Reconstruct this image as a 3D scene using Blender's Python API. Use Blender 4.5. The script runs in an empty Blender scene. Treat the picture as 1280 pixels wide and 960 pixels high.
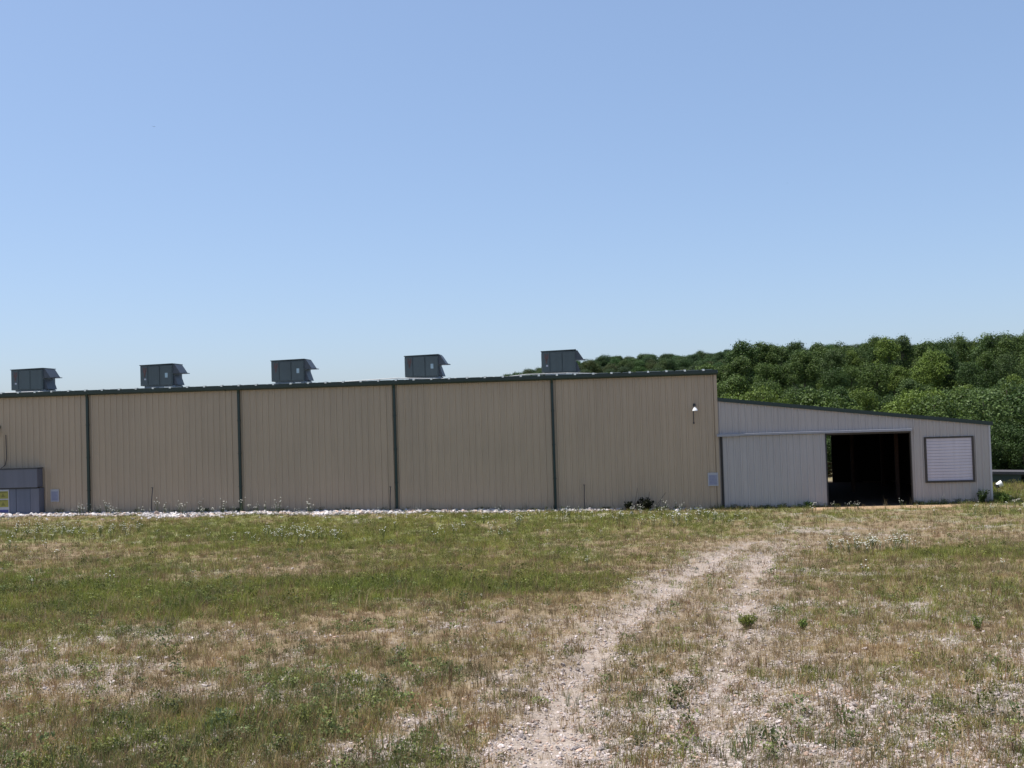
import bpy, bmesh, math, random
import numpy as np
from mathutils import Vector, Matrix, Euler
R = math.radians
rng = np.random.default_rng(7)
random.seed(7)
sc = bpy.context.scene
C = sc.collection

# ------------------------------------------------------------------ camera
EYE = 4.8
PITCH, ROLL = 0.02737, 0.03034
cam_d = bpy.data.cameras.new('camera'); cam = bpy.data.objects.new('camera', cam_d); C.objects.link(cam)
cam_d.sensor_width = 36; cam_d.lens = 36 * 1300 / 1280
cam_d.clip_start = 0.1; cam_d.clip_end = 12000
fwd = Vector((0, math.cos(PITCH), math.sin(PITCH)))
r0 = Vector((1, 0, 0)); u0 = r0.cross(fwd)
# the picture is rolled: world "right" climbs to the right of the frame
cr, sr = math.cos(ROLL), math.sin(ROLL)
right = r0 * cr - u0 * sr
up = r0 * sr + u0 * cr
M = Matrix((right, up, -fwd)).transposed().to_4x4(); M.translation = Vector((0, 0, EYE))
cam.matrix_world = M
sc.camera = cam

# ------------------------------------------------------------------ sky, sun, exposure
SUN_EL, SUN_AZ = R(69), R(-78)        # azimuth from +Y, negative = to the left (behind the building, left)
w = bpy.data.worlds.new('World'); sc.world = w; w.use_nodes = True
nt = w.node_tree; nt.nodes.clear()
sky = nt.nodes.new('ShaderNodeTexSky'); sky.sky_type = 'NISHITA'; sky.sun_disc = False
sky.sun_elevation = SUN_EL; sky.sun_rotation = SUN_AZ
sky.altitude = 200; sky.air_density = 1.0; sky.dust_density = 1.2; sky.ozone_density = 6.0
bg = nt.nodes.new('ShaderNodeBackground'); bg.inputs['Strength'].default_value = 0.148
wo = nt.nodes.new('ShaderNodeOutputWorld')
gm = nt.nodes.new('ShaderNodeGamma'); gm.inputs[1].default_value = 0.6       # flattens the steep clear-sky gradient
tn = nt.nodes.new('ShaderNodeMix'); tn.data_type = 'RGBA'; tn.blend_type = 'MULTIPLY'; tn.inputs[0].default_value = 1.0
tn.inputs[7].default_value = (0.985, 1.075, 1.235, 1)
nt.links.new(sky.outputs[0], gm.inputs[0]); nt.links.new(gm.outputs[0], tn.inputs[6]); nt.links.new(tn.outputs[2], bg.inputs[0]); nt.links.new(bg.outputs[0], wo.inputs[0])
sd = bpy.data.lights.new('sun', 'SUN'); so = bpy.data.objects.new('sun', sd); C.objects.link(so)
sd.energy = 4.0; sd.angle = R(0.53); sd.color = (1, 0.96, 0.9)
sv = Vector((math.sin(SUN_AZ) * math.cos(SUN_EL), math.cos(SUN_AZ) * math.cos(SUN_EL), math.sin(SUN_EL)))
so.rotation_euler = sv.to_track_quat('Z', 'Y').to_euler()
sc.view_settings.view_transform = 'Standard'; sc.view_settings.look = 'None'
sc.view_settings.exposure = 0.75; sc.view_settings.gamma = 1; sc.view_settings.use_curve_mapping = False

# ------------------------------------------------------------------ helpers
def tag(o, label=None, cat=None, group=None, kind=None):
    if label: o['label'] = label
    if cat: o['category'] = cat
    if group: o['group'] = group
    if kind: o['kind'] = kind
    return o
def empty(name, loc, rz=0, label=None, cat=None, group=None):
    o = bpy.data.objects.new(name, None); C.objects.link(o)
    o.empty_display_size = 0.2
    o.location = loc; o.rotation_euler = (0, 0, rz)
    return tag(o, label, cat, group)
def link(name, me, parent=None, loc=None, mat=None):
    o = bpy.data.objects.new(name, me); C.objects.link(o)
    if mat and not me.materials: me.materials.append(mat)
    if parent: o.parent = parent
    if loc: o.location = loc
    return o
class MB:
    def __init__(s): s.v = []; s.f = []
    def poly(s, pts, faces):
        n = len(s.v); s.v += [tuple(p) for p in pts]; s.f += [tuple(i + n for i in f) for f in faces]; return s
    def box(s, x0, x1, y0, y1, z0, z1):
        return s.poly([(x0,y0,z0),(x1,y0,z0),(x1,y1,z0),(x0,y1,z0),(x0,y0,z1),(x1,y0,z1),(x1,y1,z1),(x0,y1,z1)],
                      [(0,3,2,1),(4,5,6,7),(0,1,5,4),(1,2,6,5),(2,3,7,6),(3,0,4,7)])
    def prism(s, prof, a, b, axis):      # prof in the plane of the other two axes, extruded from a to b along axis
        n = len(prof)
        def P(p, t): return (t, p[0], p[1]) if axis == 0 else ((p[0], t, p[1]) if axis == 1 else (p[0], p[1], t))
        return s.poly([P(p, a) for p in prof] + [P(p, b) for p in prof],
                      [tuple(range(n))[::-1], tuple(range(n, 2*n))] + [(i, (i+1) % n, n+(i+1) % n, n+i) for i in range(n)])
    def tube(s, pts, r, n=6, r2=None):
        pts = [Vector(p) for p in pts]; rings = []
        for i, p in enumerate(pts):
            d = (pts[min(i+1, len(pts)-1)] - pts[max(i-1, 0)]).normalized()
            a = d.orthogonal().normalized(); b = d.cross(a)
            rr = r if r2 is None else r + (r2 - r) * i / (len(pts) - 1)
            rings.append([p + (a * math.cos(t) + b * math.sin(t)) * rr for t in [2*math.pi*k/n for k in range(n)]])
        vs = [v for ring in rings for v in ring]; fs = []
        for i in range(len(pts) - 1):
            for k in range(n): fs.append((i*n+k, i*n+(k+1) % n, (i+1)*n+(k+1) % n, (i+1)*n+k))
        fs += [tuple(range(n))[::-1], tuple(range((len(pts)-1)*n, len(pts)*n))]
        return s.poly(vs, fs)
    def lathe(s, prof, n=14, c=(0,0,0)):  # prof: (radius, z)
        vs = [(c[0]+r*math.cos(2*math.pi*k/n), c[1]+r*math.sin(2*math.pi*k/n), c[2]+z) for r, z in prof for k in range(n)]
        fs = [(i*n+k, i*n+(k+1) % n, (i+1)*n+(k+1) % n, (i+1)*n+k) for i in range(len(prof)-1) for k in range(n)]
        return s.poly(vs, fs)
    def mesh(s, name):
        me = bpy.data.meshes.new(name); me.from_pydata(s.v, [], s.f); me.update(); return me
    def build(s, name, mat, parent=None, bevel=0, loc=None):
        me = s.mesh(name)
        bm = bmesh.new(); bm.from_mesh(me)
        bmesh.ops.recalc_face_normals(bm, faces=bm.faces)
        if bevel: bmesh.ops.bevel(bm, geom=[e for e in bm.edges if e.calc_face_angle(0) > 0.6], offset=bevel, segments=1, affect='EDGES')
        bm.to_mesh(me); bm.free()
        return link(name, me, parent, loc, mat)

def nodes(name):
    m = bpy.data.materials.new(name); m.use_nodes = True
    t = m.node_tree; b = t.nodes['Principled BSDF']; return m, t, b
def N(t, kind, **kw):
    n = t.nodes.new(kind)
    for k, v in kw.items():
        if k in n.inputs: n.inputs[k].default_value = v
        else: setattr(n, k, v)
    return n
def ramp(t, fac, stops):
    r = t.nodes.new('ShaderNodeValToRGB'); e = r.color_ramp.elements
    while len(e) < len(stops): e.new(0.5)
    for el, (p, c) in zip(e, stops): el.position = p; el.color = (*c, 1) if len(c) == 3 else c
    t.links.new(fac, r.inputs[0]); return r.outputs[0]
def mix(t, a, b, fac, mode='MIX'):
    m = t.nodes.new('ShaderNodeMix'); m.data_type = 'RGBA'; m.blend_type = mode
    for s, v in ((m.inputs[0], fac), (m.inputs[6], a), (m.inputs[7], b)):
        if isinstance(v, (int, float)): s.default_value = v
        elif isinstance(v, tuple): s.default_value = (*v, 1) if len(v) == 3 else v
        else: t.links.new(v, s)
    return m.outputs[2]
def metal(name, col, rough=0.45, var=0.08, streak=0.12, metallic=0.0, bump=0.0, rnd=0.05):
    """painted sheet metal: slight tone changes, vertical rain streaks, per-piece variation"""
    m, t, b = nodes(name)
    tc = N(t, 'ShaderNodeTexCoord'); mp = N(t, 'ShaderNodeMapping'); mp.inputs['Scale'].default_value = (5, 5, 0.25)
    geo = N(t, 'ShaderNodeNewGeometry')
    t.links.new(geo.outputs['Position'], mp.inputs[0])
    n1 = N(t, 'ShaderNodeTexNoise', Scale=1.0, Detail=4.0); t.links.new(mp.outputs[0], n1.inputs['Vector'])
    n2 = N(t, 'ShaderNodeTexNoise', Scale=0.5, Detail=5.0); t.links.new(geo.outputs['Position'], n2.inputs['Vector'])
    s = ramp(t, n1.outputs[0], [(0.35, (1-streak,)*3), (0.65, (1, 1, 1))])
    v = ramp(t, n2.outputs[0], [(0.3, (1-var,)*3), (0.7, (1+var*0.3,)*3)])
    c = mix(t, col, s, 1.0, 'MULTIPLY'); c = mix(t, c, v, 1.0, 'MULTIPLY')
    if rnd:
        oi = N(t, 'ShaderNodeObjectInfo'); rr = ramp(t, oi.outputs['Random'], [(0, (1-rnd,)*3), (1, (1+rnd*.5, 1+rnd*.3, 1))])
        c = mix(t, c, rr, 1.0, 'MULTIPLY')
    t.links.new(c, b.inputs['Base Color']); b.inputs['Roughness'].default_value = rough; b.inputs['Metallic'].default_value = metallic
    if bump:
        bp = N(t, 'ShaderNodeBump', Strength=bump, Distance=0.02); t.links.new(n2.outputs[0], bp.inputs['Height']); t.links.new(bp.outputs[0], b.inputs['Normal'])
    return m
def plain(name, col, rough=0.6, metallic=0, var=0.15, scale=8.0):
    m, t, b = nodes(name)
    geo = N(t, 'ShaderNodeNewGeometry'); n = N(t, 'ShaderNodeTexNoise', Scale=scale, Detail=4.0); t.links.new(geo.outputs['Position'], n.inputs['Vector'])
    v = ramp(t, n.outputs[0], [(0.3, (1-var,)*3), (0.7, (1+var*.4,)*3)])
    t.links.new(mix(t, col, v, 1.0, 'MULTIPLY'), b.inputs['Base Color']); b.inputs['Roughness'].default_value = rough; b.inputs['Metallic'].default_value = metallic
    return m

TAN = metal('tan_siding', (0.43, 0.332, 0.24), 0.4, 0.05, 0.045, rnd=0.035)
GREY = metal('grey_siding', (0.43, 0.385, 0.365), 0.42, 0.05, 0.05, rnd=0.035)
DOORGREY = metal('door_siding', (0.415, 0.385, 0.38), 0.42, 0.05, 0.06, rnd=0.035)
GREEN = metal('dark_green_trim', (0.010, 0.030, 0.028), 0.35, 0.1, 0.1)
ROOF = metal('galvalume_roof', (0.5, 0.52, 0.52), 0.4, 0.1, 0.05, metallic=0.75)
GALV = plain('bright_galvanised', (0.75, 0.75, 0.73), 0.22, 0.9, 0.1)
UNIT = metal('unit_cabinet', (0.062, 0.083, 0.087), 0.5, 0.15, 0.12)
UNITD = metal('unit_hood', (0.05, 0.06, 0.075), 0.5, 0.15, 0.1)
CURB = metal('unit_curb', (0.16, 0.2, 0.24), 0.5, 0.15, 0.1)
TRACK = metal('track_cover', (0.31, 0.31, 0.345), 0.4, 0.06, 0.08)
BROWN = metal('brown_frame', (0.05, 0.04, 0.035), 0.5, 0.1, 0.1)
ROLLUP = metal('rollup_slats', (0.60, 0.54, 0.60), 0.45, 0.05, 0.1, rnd=0.02)
BLUEGREY = metal('blue_grey_paint', (0.135, 0.14, 0.18), 0.5, 0.08, 0.15, rnd=0.03)
BLUEGREY2 = metal('blue_grey_leaf', (0.115, 0.13, 0.18), 0.5, 0.08, 0.15, rnd=0.03)
DARKT = plain('dark_trim', (0.025, 0.025, 0.03), 0.5)
WHITE = plain('white_enamel', (0.8, 0.8, 0.8), 0.3, 0, 0.05)
SIGNW = plain('sign_white', (0.38, 0.38, 0.42), 0.5, 0, 0.06)
SIGNB = plain('sign_blue_print', (0.25, 0.26, 0.35), 0.5, 0, 0.08)
YELLOW = plain('sign_yellow', (0.27, 0.25, 0.05), 0.5, 0, 0.15, 14.0)
NAVY = plain('sign_navy', (0.05, 0.06, 0.22), 0.5, 0, 0.2)
RUSTY = plain('rust', (0.11, 0.065, 0.06), 0.8, 0, 0.4, 12.0)
WOOD = plain('old_post_wood', (0.06, 0.03, 0.018), 0.85, 0, 0.35)
FENCEW = plain('fence_board_wood', (0.22, 0.19, 0.09), 0.8, 0, 0.2)
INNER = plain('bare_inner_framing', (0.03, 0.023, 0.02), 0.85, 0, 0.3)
DECK = plain('shaded_deck', (0.075, 0.07, 0.075), 0.8, 0, 0.25)  # deck grey darkened to stand in for overhead shade
GREENBOARD = plain('dark_green_board', (0.03, 0.05, 0.045), 0.7, 0, 0.25)
RUBBER = plain('rubber', (0.02, 0.02, 0.02), 0.8)

# ------------------------------------------------------------------ layout of the building
BX, BY, YAW = 9.53767, 48.82986, -0.07764
cy_, sy_ = math.cos(YAW), math.sin(YAW)
def W(s, t, z=0): return (BX + cy_*s - sy_*t, BY + sy_*s + cy_*t, z)
def to_local(X, Y):
    dx, dy = X - BX, Y - BY
    return dx*cy_ + dy*sy_, -dx*sy_ + dy*cy_

def sm(x): x = np.clip(x, 0, 1); return x*x*(3-2*x)
# value noise in numpy, shared by terrain, colours and scatter
_tab = np.random.default_rng(3).random((256, 256))
def vn(x, y):
    xi = np.floor(x).astype(int); yi = np.floor(y).astype(int); fx = sm(x-xi); fy = sm(y-yi)
    g = lambda a, b: _tab[a & 255, b & 255]
    return (g(xi, yi)*(1-fx)+g(xi+1, yi)*fx)*(1-fy) + (g(xi, yi+1)*(1-fx)+g(xi+1, yi+1)*fx)*fy
def fbm(x, y, sc_, o=4, seed=0):
    r = 0; a = 1; tot = 0
    for i in range(o):
        r = r + a*vn(x/sc_*2**i+seed*17.3+i*5.1, y/sc_*2**i+seed*9.7+i*3.3); tot += a; a *= .55
    return r/tot
# wheel tracks in world coordinates
RUT_L = [(0.1, 8.0), (0.24, 12.9), (0.8, 15.8), (1.9, 19.7), (3.15, 23.4), (5.1, 28.8), (6.55, 32.6), (8.2, 36.2), (9.6, 39), (11.5, 42.5)]
RUT_R = [(2.1, 8.0), (2.4, 12.9), (3.0, 15.8), (4.05, 19.4), (5.25, 23.8), (6.2, 27.2), (7.15, 30.4), (8.4, 33.6), (9.8, 37)]
RUT_C = [(-2.2, 12.6), (-.45, 15.3), (1.3, 19.5), (2.6, 23.5), (3.9, 28.0), (5.2, 31.5)]
def dist_line(X, Y, L):
    d = np.full(np.shape(X), 1e9)
    for (ax, ay), (bx, by) in zip(L[:-1], L[1:]):
        vx, vy = bx-ax, by-ay; k = np.clip(((X-ax)*vx+(Y-ay)*vy)/(vx*vx+vy*vy), 0, 1)
        d = np.minimum(d, np.hypot(X-ax-k*vx, Y-ay-k*vy))
    return d
def ground_z(X, Y, fine=True):
    X = np.asarray(X, float); Y = np.asarray(Y, float)
    s, t = to_local(X, Y)
    left = 0.55*sm(np.clip(-s, 0, 60)/45.0)*1.0 + 0.0
    left = np.where(s < 0, 0.0148*np.clip(-s, 0, 40), 0)
    near = 0.75*sm((44-Y)/30.0)*sm((Y+60)/60.0)
    z = np.maximum(left*sm((Y-20)/25.0)*0 + left*sm((Y-5)/40.0), 0) + near
    z = z + 1.9*sm((8-Y)/8.0)                                   # the bank the picture is taken from
    # right of the shed the ground falls a little
    z = z - 0.42*sm((s-12.6)/3.0)*sm((t-2)/6.0)*(1-sm((Y-90)/60))
    # wooded hill on the right and the far ridge
    a = X/np.maximum(np.abs(Y), 1)
    hill = 8.2*sm((Y-105)/150.0)*sm((a-0.10)/0.16)*sm((1.6-a)/0.8)
    top_px = np.interp(a, [-1.2, -0.4, -0.05, 0.01, 0.08, 0.2, 0.3, 0.6, 1.2], [10, 14, 26, 46, 60, 64, 66, 64, 50])
    far = (4.8 + top_px/1300*470 - 10.5)
    fz = (far+3.5)*sm((Y-300)/170.0)
    z = np.where(Y > 0, np.maximum(z + hill, np.maximum(fz, 0)*1.0), z)
    if fine:
        near_w = sm((70-Y)/20.0)*sm((60-np.abs(X))/20.0)
        b = (fbm(X, Y, 2.2, 3, 1)-.5)*0.16 + (fbm(X, Y, 0.5, 2, 2)-.5)*0.05
        fr = sm(np.abs(t)/1.2)*1.0; fr = np.where((s < 13) & (t < 16), fr, 1)
        rl = np.exp(-(np.minimum(dist_line(X, Y, RUT_L), dist_line(X, Y, RUT_R))/0.28)**2)
        inb = (s > -40) & (s < 12.35) & (t > -0.3) & (t < 30)
        z = z + near_w*(b - 0.07*rl)*np.where(inb, 0, fr)
        z = z + 0.03*sm((t+2.6)/1.2)*sm((-t+.2)/.3)*sm((-s-7)/8)*(s > -41)*(t < .3)
        z = np.where(inb, np.where(s < 0, z, np.minimum(z, 0.0)), z)
    return z

# ---- ground cover fractions: green, dry, gravel (0..1 each), the same numbers feed colour and scatter
def blob(X, Y, cx, cyy, rx, ry, soft=0.6):
    d = np.hypot((X-cx)/rx, (Y-cyy)/ry) + (fbm(X, Y, 2.6, 4, 5)-.5)*(0.9+soft*.9)
    return sm((1+soft/2-d)/soft)
def cover(X, Y):
    s, t = to_local(X, Y)
    a = X/np.maximum(Y, 1)
    n1 = fbm(X, Y*0.8, 7.0, 4, 11); n2 = fbm(X, Y, 1.6, 4, 12); n3 = fbm(X, Y, 0.5, 3, 13); n4 = fbm(X, Y*1.6, 3.2, 4, 14)
    g = 0.22 + 0.30*sm((Y-18)/13.0)*sm((0.15-a)/0.25) + 0.12*sm((Y-36)/8.0)
    g = g + (n1-.5)*0.8 + (n2-.5)*1.1 + (n4-.5)*0.7 + (n3-.5)*1.1
    B = lambda *k: blob(X, Y, *k, 1.3)
    g += 0.50*B(-8.5, 25.0, 8.5, 3.0) + 0.22*B(-2.0, 26.5, 3.4, 1.6) + 0.28*B(1.3, 26.0, 2.6, 1.8)
    g += 0.25*B(-3.0, 43.5, 14, 3.2) + 0.25*B(5.5, 46, 9, 2)
    g -= 0.28*B(-5.8, 29.8, 3.6, 1.5) + 0.25*B(-18.5, 35, 5.5, 2.8) + 0.12*B(-1, 34, 7, 2)
    g -= 0.22*B(-1.0, 22.0, 7.5, 2.6)
    g += 0.30*B(-3.0, 17.2, 1.9, 1.0) + 0.12*B(-4.6, 13.4, 2.2, .8) + .06*sm((18-Y)/5)*sm((-1-X)/3)
    g += 0.22*B(9.6, 29.5, 3.8, 1.8) + 0.3*B(14.2, 30, 2.8, 1.6) + 0.3*B(5.3, 15.3, 1.6, .5) + .4*B(2.7, 17.6, 1.9, .35)
    g += 0.30*sm((t+4.5)/3.0)*sm((s-11.8)/1.5)
    g = np.clip(0.12 + 0.78*g, 0, 1)
    gr = 0.17 + 0.36*sm((21-Y)/9.0) - (n1-.5)*0.5 + (n2-.5)*1.2 + (n3-.5)*1.3 + 0.12*sm((a-0.02)/.15)
    gr -= 0.16*sm((Y-24)/8)
    gr += 0.25*B(4.6, 13.6, 2.8, 1.8) + 0.4*blob(X, Y, 10.3, 27.6, 1.3, .55) + 0.12*sm((a-0.05)/.2)*sm((24-Y)/6)
    gr += 0.3*B(-4.5, 16.4, 2.0, 1.1)  - .3*B(-8.5, 25.0, 8.5, 3.0)
    gr = np.clip(gr, 0, 1)
    dl = dist_line(X, Y, RUT_L); dr = dist_line(X, Y, RUT_R)
    wob = (n3-.5)*0.7 + (n2-.5)*0.7 + (n4-.5)*.4
    fade = sm((39-Y)/4.5)
    rut = np.maximum(.92*sm((0.66+.25*sm((20-Y)/7)-dl+wob)/0.8)*fade, 0.8*sm((0.60-dr+wob)/0.8)*sm((34.5-Y)/4.5)*(0.55+.45*sm((Y-15)/6)))
    rut = np.maximum(rut, 0.50*sm((0.75-dist_line(X, Y, RUT_C)+wob*1.3)/1.0)*sm((32-Y)/5))
    shoulder = np.clip(0.62*np.exp(-(np.minimum(dl, dr)/1.6)**2)*fade + wob*0.5, 0, 1)
    g = g*(1-0.8*rut)*(1-0.45*shoulder)
    gr = np.clip(np.maximum(gr, shoulder*.85), 0, .85)
    return g, gr, rut

def strip_mask(X, Y):                           # white stone strip along the foot of the tall wall
    s, t = to_local(X, Y)
    wdt = np.interp(s, [-40, -22, -14, -7, -4, 0], [1.5, 1.9, 1.4, .95, .6, .35])
    edge = (fbm(X, Y, 1.2, 4, 21)-.5)*2.2*np.clip(wdt/2, .3, 1)
    return sm((t + wdt + edge)/0.25)*(t < 0.05)*(s < -0.3)*(s > -42)
def dirt_mask(X, Y):                            # bare earth at the shed doorway
    s, t = to_local(X, Y)
    d = np.hypot((s-7.2)/3.6, (t+0.9)/1.1) + (fbm(X, Y, 1.0, 3, 23)-.5)*0.8
    return sm((1.2-d)/0.5)

# ------------------------------------------------------------------ ground sheet
def axis(lo, hi, step, outer):
    core = list(np.arange(lo, hi+1e-6, step)); l = [lo]; r = [hi]; d = step
    while l[-1] > -outer: d *= 1.22; l.append(l[-1]-d)
    d = step
    while r[-1] < outer: d *= 1.22; r.append(r[-1]+d)
    return np.array(l[:0:-1] + core + r[1:])
xs = axis(-32, 34, 0.22, 6000); ys = axis(8, 56, 0.2, 6000)
XX, YY = np.meshgrid(xs, ys); ZZ = ground_z(XX, YY)
ny, nx = XX.shape
me = bpy.data.meshes.new('ground')
idx = np.arange(nx*ny).reshape(ny, nx)
q = np.stack([idx[:-1, :-1], idx[:-1, 1:], idx[1:, 1:], idx[1:, :-1]], -1).reshape(-1, 4)
me.vertices.add(nx*ny); me.vertices.foreach_set('co', np.stack([XX, YY, ZZ], -1).ravel())
me.loops.add(q.size); me.loops.foreach_set('vertex_index', q.ravel())
me.polygons.add(len(q)); me.polygons.foreach_set('loop_start', np.arange(0, q.size, 4)); me.polygons.foreach_set('use_smooth', np.ones(len(q), bool))
me.update(); me.validate()
g, gr, rut = cover(XX, YY)
ca = me.color_attributes.new('cover', 'FLOAT_COLOR', 'POINT')
bare = np.maximum(rut, 0)
ca.data.foreach_set('color', np.stack([g, gr, bare, np.ones_like(g)], -1).ravel())
cb = me.color_attributes.new('special', 'FLOAT_COLOR', 'POINT')
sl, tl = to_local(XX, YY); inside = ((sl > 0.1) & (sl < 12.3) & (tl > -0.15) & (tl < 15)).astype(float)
woods = np.where((XX/np.maximum(YY, 1) > 0.08) & (YY > 0), sm((YY-100)/14), 0); woods = np.maximum(woods, sm((YY-315)/20))
cb.data.foreach_set('color', np.stack([strip_mask(XX, YY), dirt_mask(XX, YY), inside, woods], -1).ravel())
mg, t, b = nodes('field_ground')
geo = N(t, 'ShaderNodeNewGeometry')
a1 = N(t, 'ShaderNodeAttribute', attribute_name='cover'); a2 = N(t, 'ShaderNodeAttribute', attribute_name='special')
s1 = N(t, 'ShaderNodeSeparateColor'); t.links.new(a1.outputs[0], s1.inputs[0])
s2 = N(t, 'ShaderNodeSeparateColor'); t.links.new(a2.outputs[0], s2.inputs[0])
def noise(scale, detail=5.0, rough=0.6):
    n = N(t, 'ShaderNodeTexNoise', Scale=scale, Detail=detail, Roughness=rough); t.links.new(geo.outputs['Position'], n.inputs['Vector']); return n.outputs[0]
nf, nm, nb = noise(14), noise(3.2), noise(0.7)
vor = N(t, 'ShaderNodeTexVoronoi', Scale=22.0); t.links.new(geo.outputs['Position'], vor.inputs['Vector'])
soil = ramp(t, nf, [(0.32, (0.12, 0.085, 0.06)), (0.55, (0.23, 0.18, 0.125)), (0.72, (0.34, 0.275, 0.2))])
dry = ramp(t, nm, [(0.3, (0.17, 0.12, 0.065)), (0.55, (0.235, 0.175, 0.10)), (0.75, (0.31, 0.24, 0.14))])
grn = ramp(t, nf, [(0.3, (0.12, 0.135, 0.045)), (0.55, (0.18, 0.195, 0.065)), (0.75, (0.24, 0.24, 0.10))])
stone = ramp(t, vor.outputs['Color'], [(0.1, (0.17, 0.14, 0.12)), (0.45, (0.30, 0.255, 0.225)), (0.9, (0.47, 0.41, 0.37))])
def thresh(src, noi, amt, lo, hi):
    ad = N(t, 'ShaderNodeMath', operation='MULTIPLY_ADD'); t.links.new(noi, ad.inputs[0]); ad.inputs[1].default_value = amt; t.links.new(src, ad.inputs[2])
    mr = N(t, 'ShaderNodeMapRange'); t.links.new(ad.outputs[0], mr.inputs[0]); mr.inputs[1].default_value = lo; mr.inputs[2].default_value = hi; return mr.outputs[0]
c = mix(t, dry, soil, 0.45)
c = mix(t, c, grn, thresh(s1.outputs[0], nf, 0.8, 0.6, 1.25))
c = mix(t, c, stone, thresh(s1.outputs[1], nf, 1.2, 0.85, 1.45))
rutc = mix(t, ramp(t, nm, [(0.3, (0.24, 0.19, 0.15)), (0.7, (0.36, 0.295, 0.24))]), stone, 0.3)
c = mix(t, c, rutc, thresh(s1.outputs[2], nf, 0.7, 0.55, 1.05))
c = mix(t, c, ramp(t, nm, [(0.3, (0.26, 0.17, 0.10)), (0.7, (0.42, 0.30, 0.19))]), thresh(s2.outputs[1], nf, 0.6, 0.5, 1.0))
c = mix(t, c, ramp(t, vor.outputs['Color'], [(0.1, (0.2, 0.19, 0.16)), (0.8, (0.42, 0.40, 0.37))]), s2.outputs[0])
c = mix(t, c, (0.05, 0.037, 0.03), s2.outputs[2])  # shed floor darkened in colour to deepen the shade in the doorway
c = mix(t, c, ramp(t, nm, [(0.3, (0.035, 0.04, 0.018)), (0.7, (0.07, 0.065, 0.035))]), a2.outputs['Alpha'])   # leaf litter under the trees
t.links.new(c, b.inputs['Base Color']); b.inputs['Roughness'].default_value = 0.95; b.inputs['Specular IOR Level'].default_value = 0.1
bp = N(t, 'ShaderNodeBump', Strength=0.7, Distance=0.05); t.links.new(nf, bp.inputs['Height']); t.links.new(bp.outputs[0], b.inputs['Normal'])
gd = link('ground', me, None, None, mg); tag(gd, kind='structure')

# ------------------------------------------------------------------ ribbed sheet
def rib_profile(s0, s1, pitch=0.3048, depth=0.042, phase=0.0):
    """(s, outward offset) of an R-panel between s0 and s1"""
    pts = []
    k = math.floor((s0-phase)/pitch) - 1
    while phase + k*pitch < s1 + pitch:
        c = phase + k*pitch + pitch/2
        pts += [(c-0.055, 0), (c-0.022, depth), (c+0.022, depth), (c+0.055, 0), (c+0.10, 0.0), (c+0.112, 0.005), (c+0.124, 0.0)]
        k += 1
    def val(s):
        for (a, ha), (b_, hb) in zip(pts[:-1], pts[1:]):
            if a <= s <= b_: return ha + (hb-ha)*(s-a)/max(b_-a, 1e-6)
        return 0
    out = [(s0, val(s0))] + [p for p in pts if s0 + 1e-4 < p[0] < s1 - 1e-4] + [(s1, val(s1))]
    return out
def rib_sheet(s0, s1, zb, zt, t0=0.0, phase=0.0, thick=0.012):
    """vertical ribbed sheet facing -t; zb, zt numbers or functions of s"""
    fb = zb if callable(zb) else (lambda s: zb); ft = zt if callable(zt) else (lambda s: zt)
    P = rib_profile(s0, s1, phase=phase); m = MB(); n = len(P)
    vs = [(s, t0-h, fb(s)) for s, h in P] + [(s, t0-h, ft(s)) for s, h in P]
    m.poly(vs, [(i, i+1, n+i+1, n+i) for i in range(n-1)])
    # back face and edges
    m.poly([(s0, t0+thick, fb(s0)), (s1, t0+thick, fb(s1)), (s1, t0+thick, ft(s1)), (s0, t0+thick, ft(s0))], [(0, 3, 2, 1)])
    m.poly([(s0, t0-P[0][1], fb(s0)), (s0, t0+thick, fb(s0)), (s0, t0+thick, ft(s0)), (s0, t0-P[0][1], ft(s0))], [(0, 3, 2, 1)])
    m.poly([(s1, t0-P[-1][1], fb(s1)), (s1, t0+thick, fb(s1)), (s1, t0+thick, ft(s1)), (s1, t0-P[-1][1], ft(s1))], [(0, 1, 2, 3)])
    return m

# ------------------------------------------------------------------ tall building
PW = 0.9144
H = 6.30; TOP = 6.52
NP = 46; S_L = -NP*PW
bld = empty('metal_building', (BX, BY, 0), YAW, 'long tan ribbed-metal building with dark green gutter and downspouts', 'building')
pan = rib_sheet(0, PW-0.004, -0.15, H).mesh('siding_panel'); pan.materials.append(TAN)
for i in range(NP):
    o = link('siding_panel', pan, bld, (-(i+1)*PW, 0, 0))
DEPTH = 30.0; SL = 0.027
m = MB(); m.box(-0.0, 0.06, 0.02, DEPTH, -0.1, 5.9)       # end walls and back
m.box(S_L-0.06, S_L, 0.02, DEPTH, -0.1, 6.3); m.box(S_L, 0, DEPTH, DEPTH+0.06, -0.1, H)
m.poly([(0.0, 0.02, 5.9), (0.0, DEPTH, 5.9), (0.0, DEPTH, H), (0.0, DEPTH/2, H+SL*DEPTH/2), (0.0, 0.02, H),
        (0.06, 0.02, 5.9), (0.06, DEPTH, 5.9), (0.06, DEPTH, H), (0.06, DEPTH/2, H+SL*DEPTH/2), (0.06, 0.02, H)],
       [(0,1,2,3,4), (9,8,7,6,5), (0,4,9,5), (4,3,8,9), (3,2,7,8), (2,1,6,7)])
m.build('end_and_back_wall', TAN, bld)
m = MB(); m.box(-0.075, 0.066, -0.052, 0.018, -0.1, H+0.0); m.build('corner_trim', TAN, bld)
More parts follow.
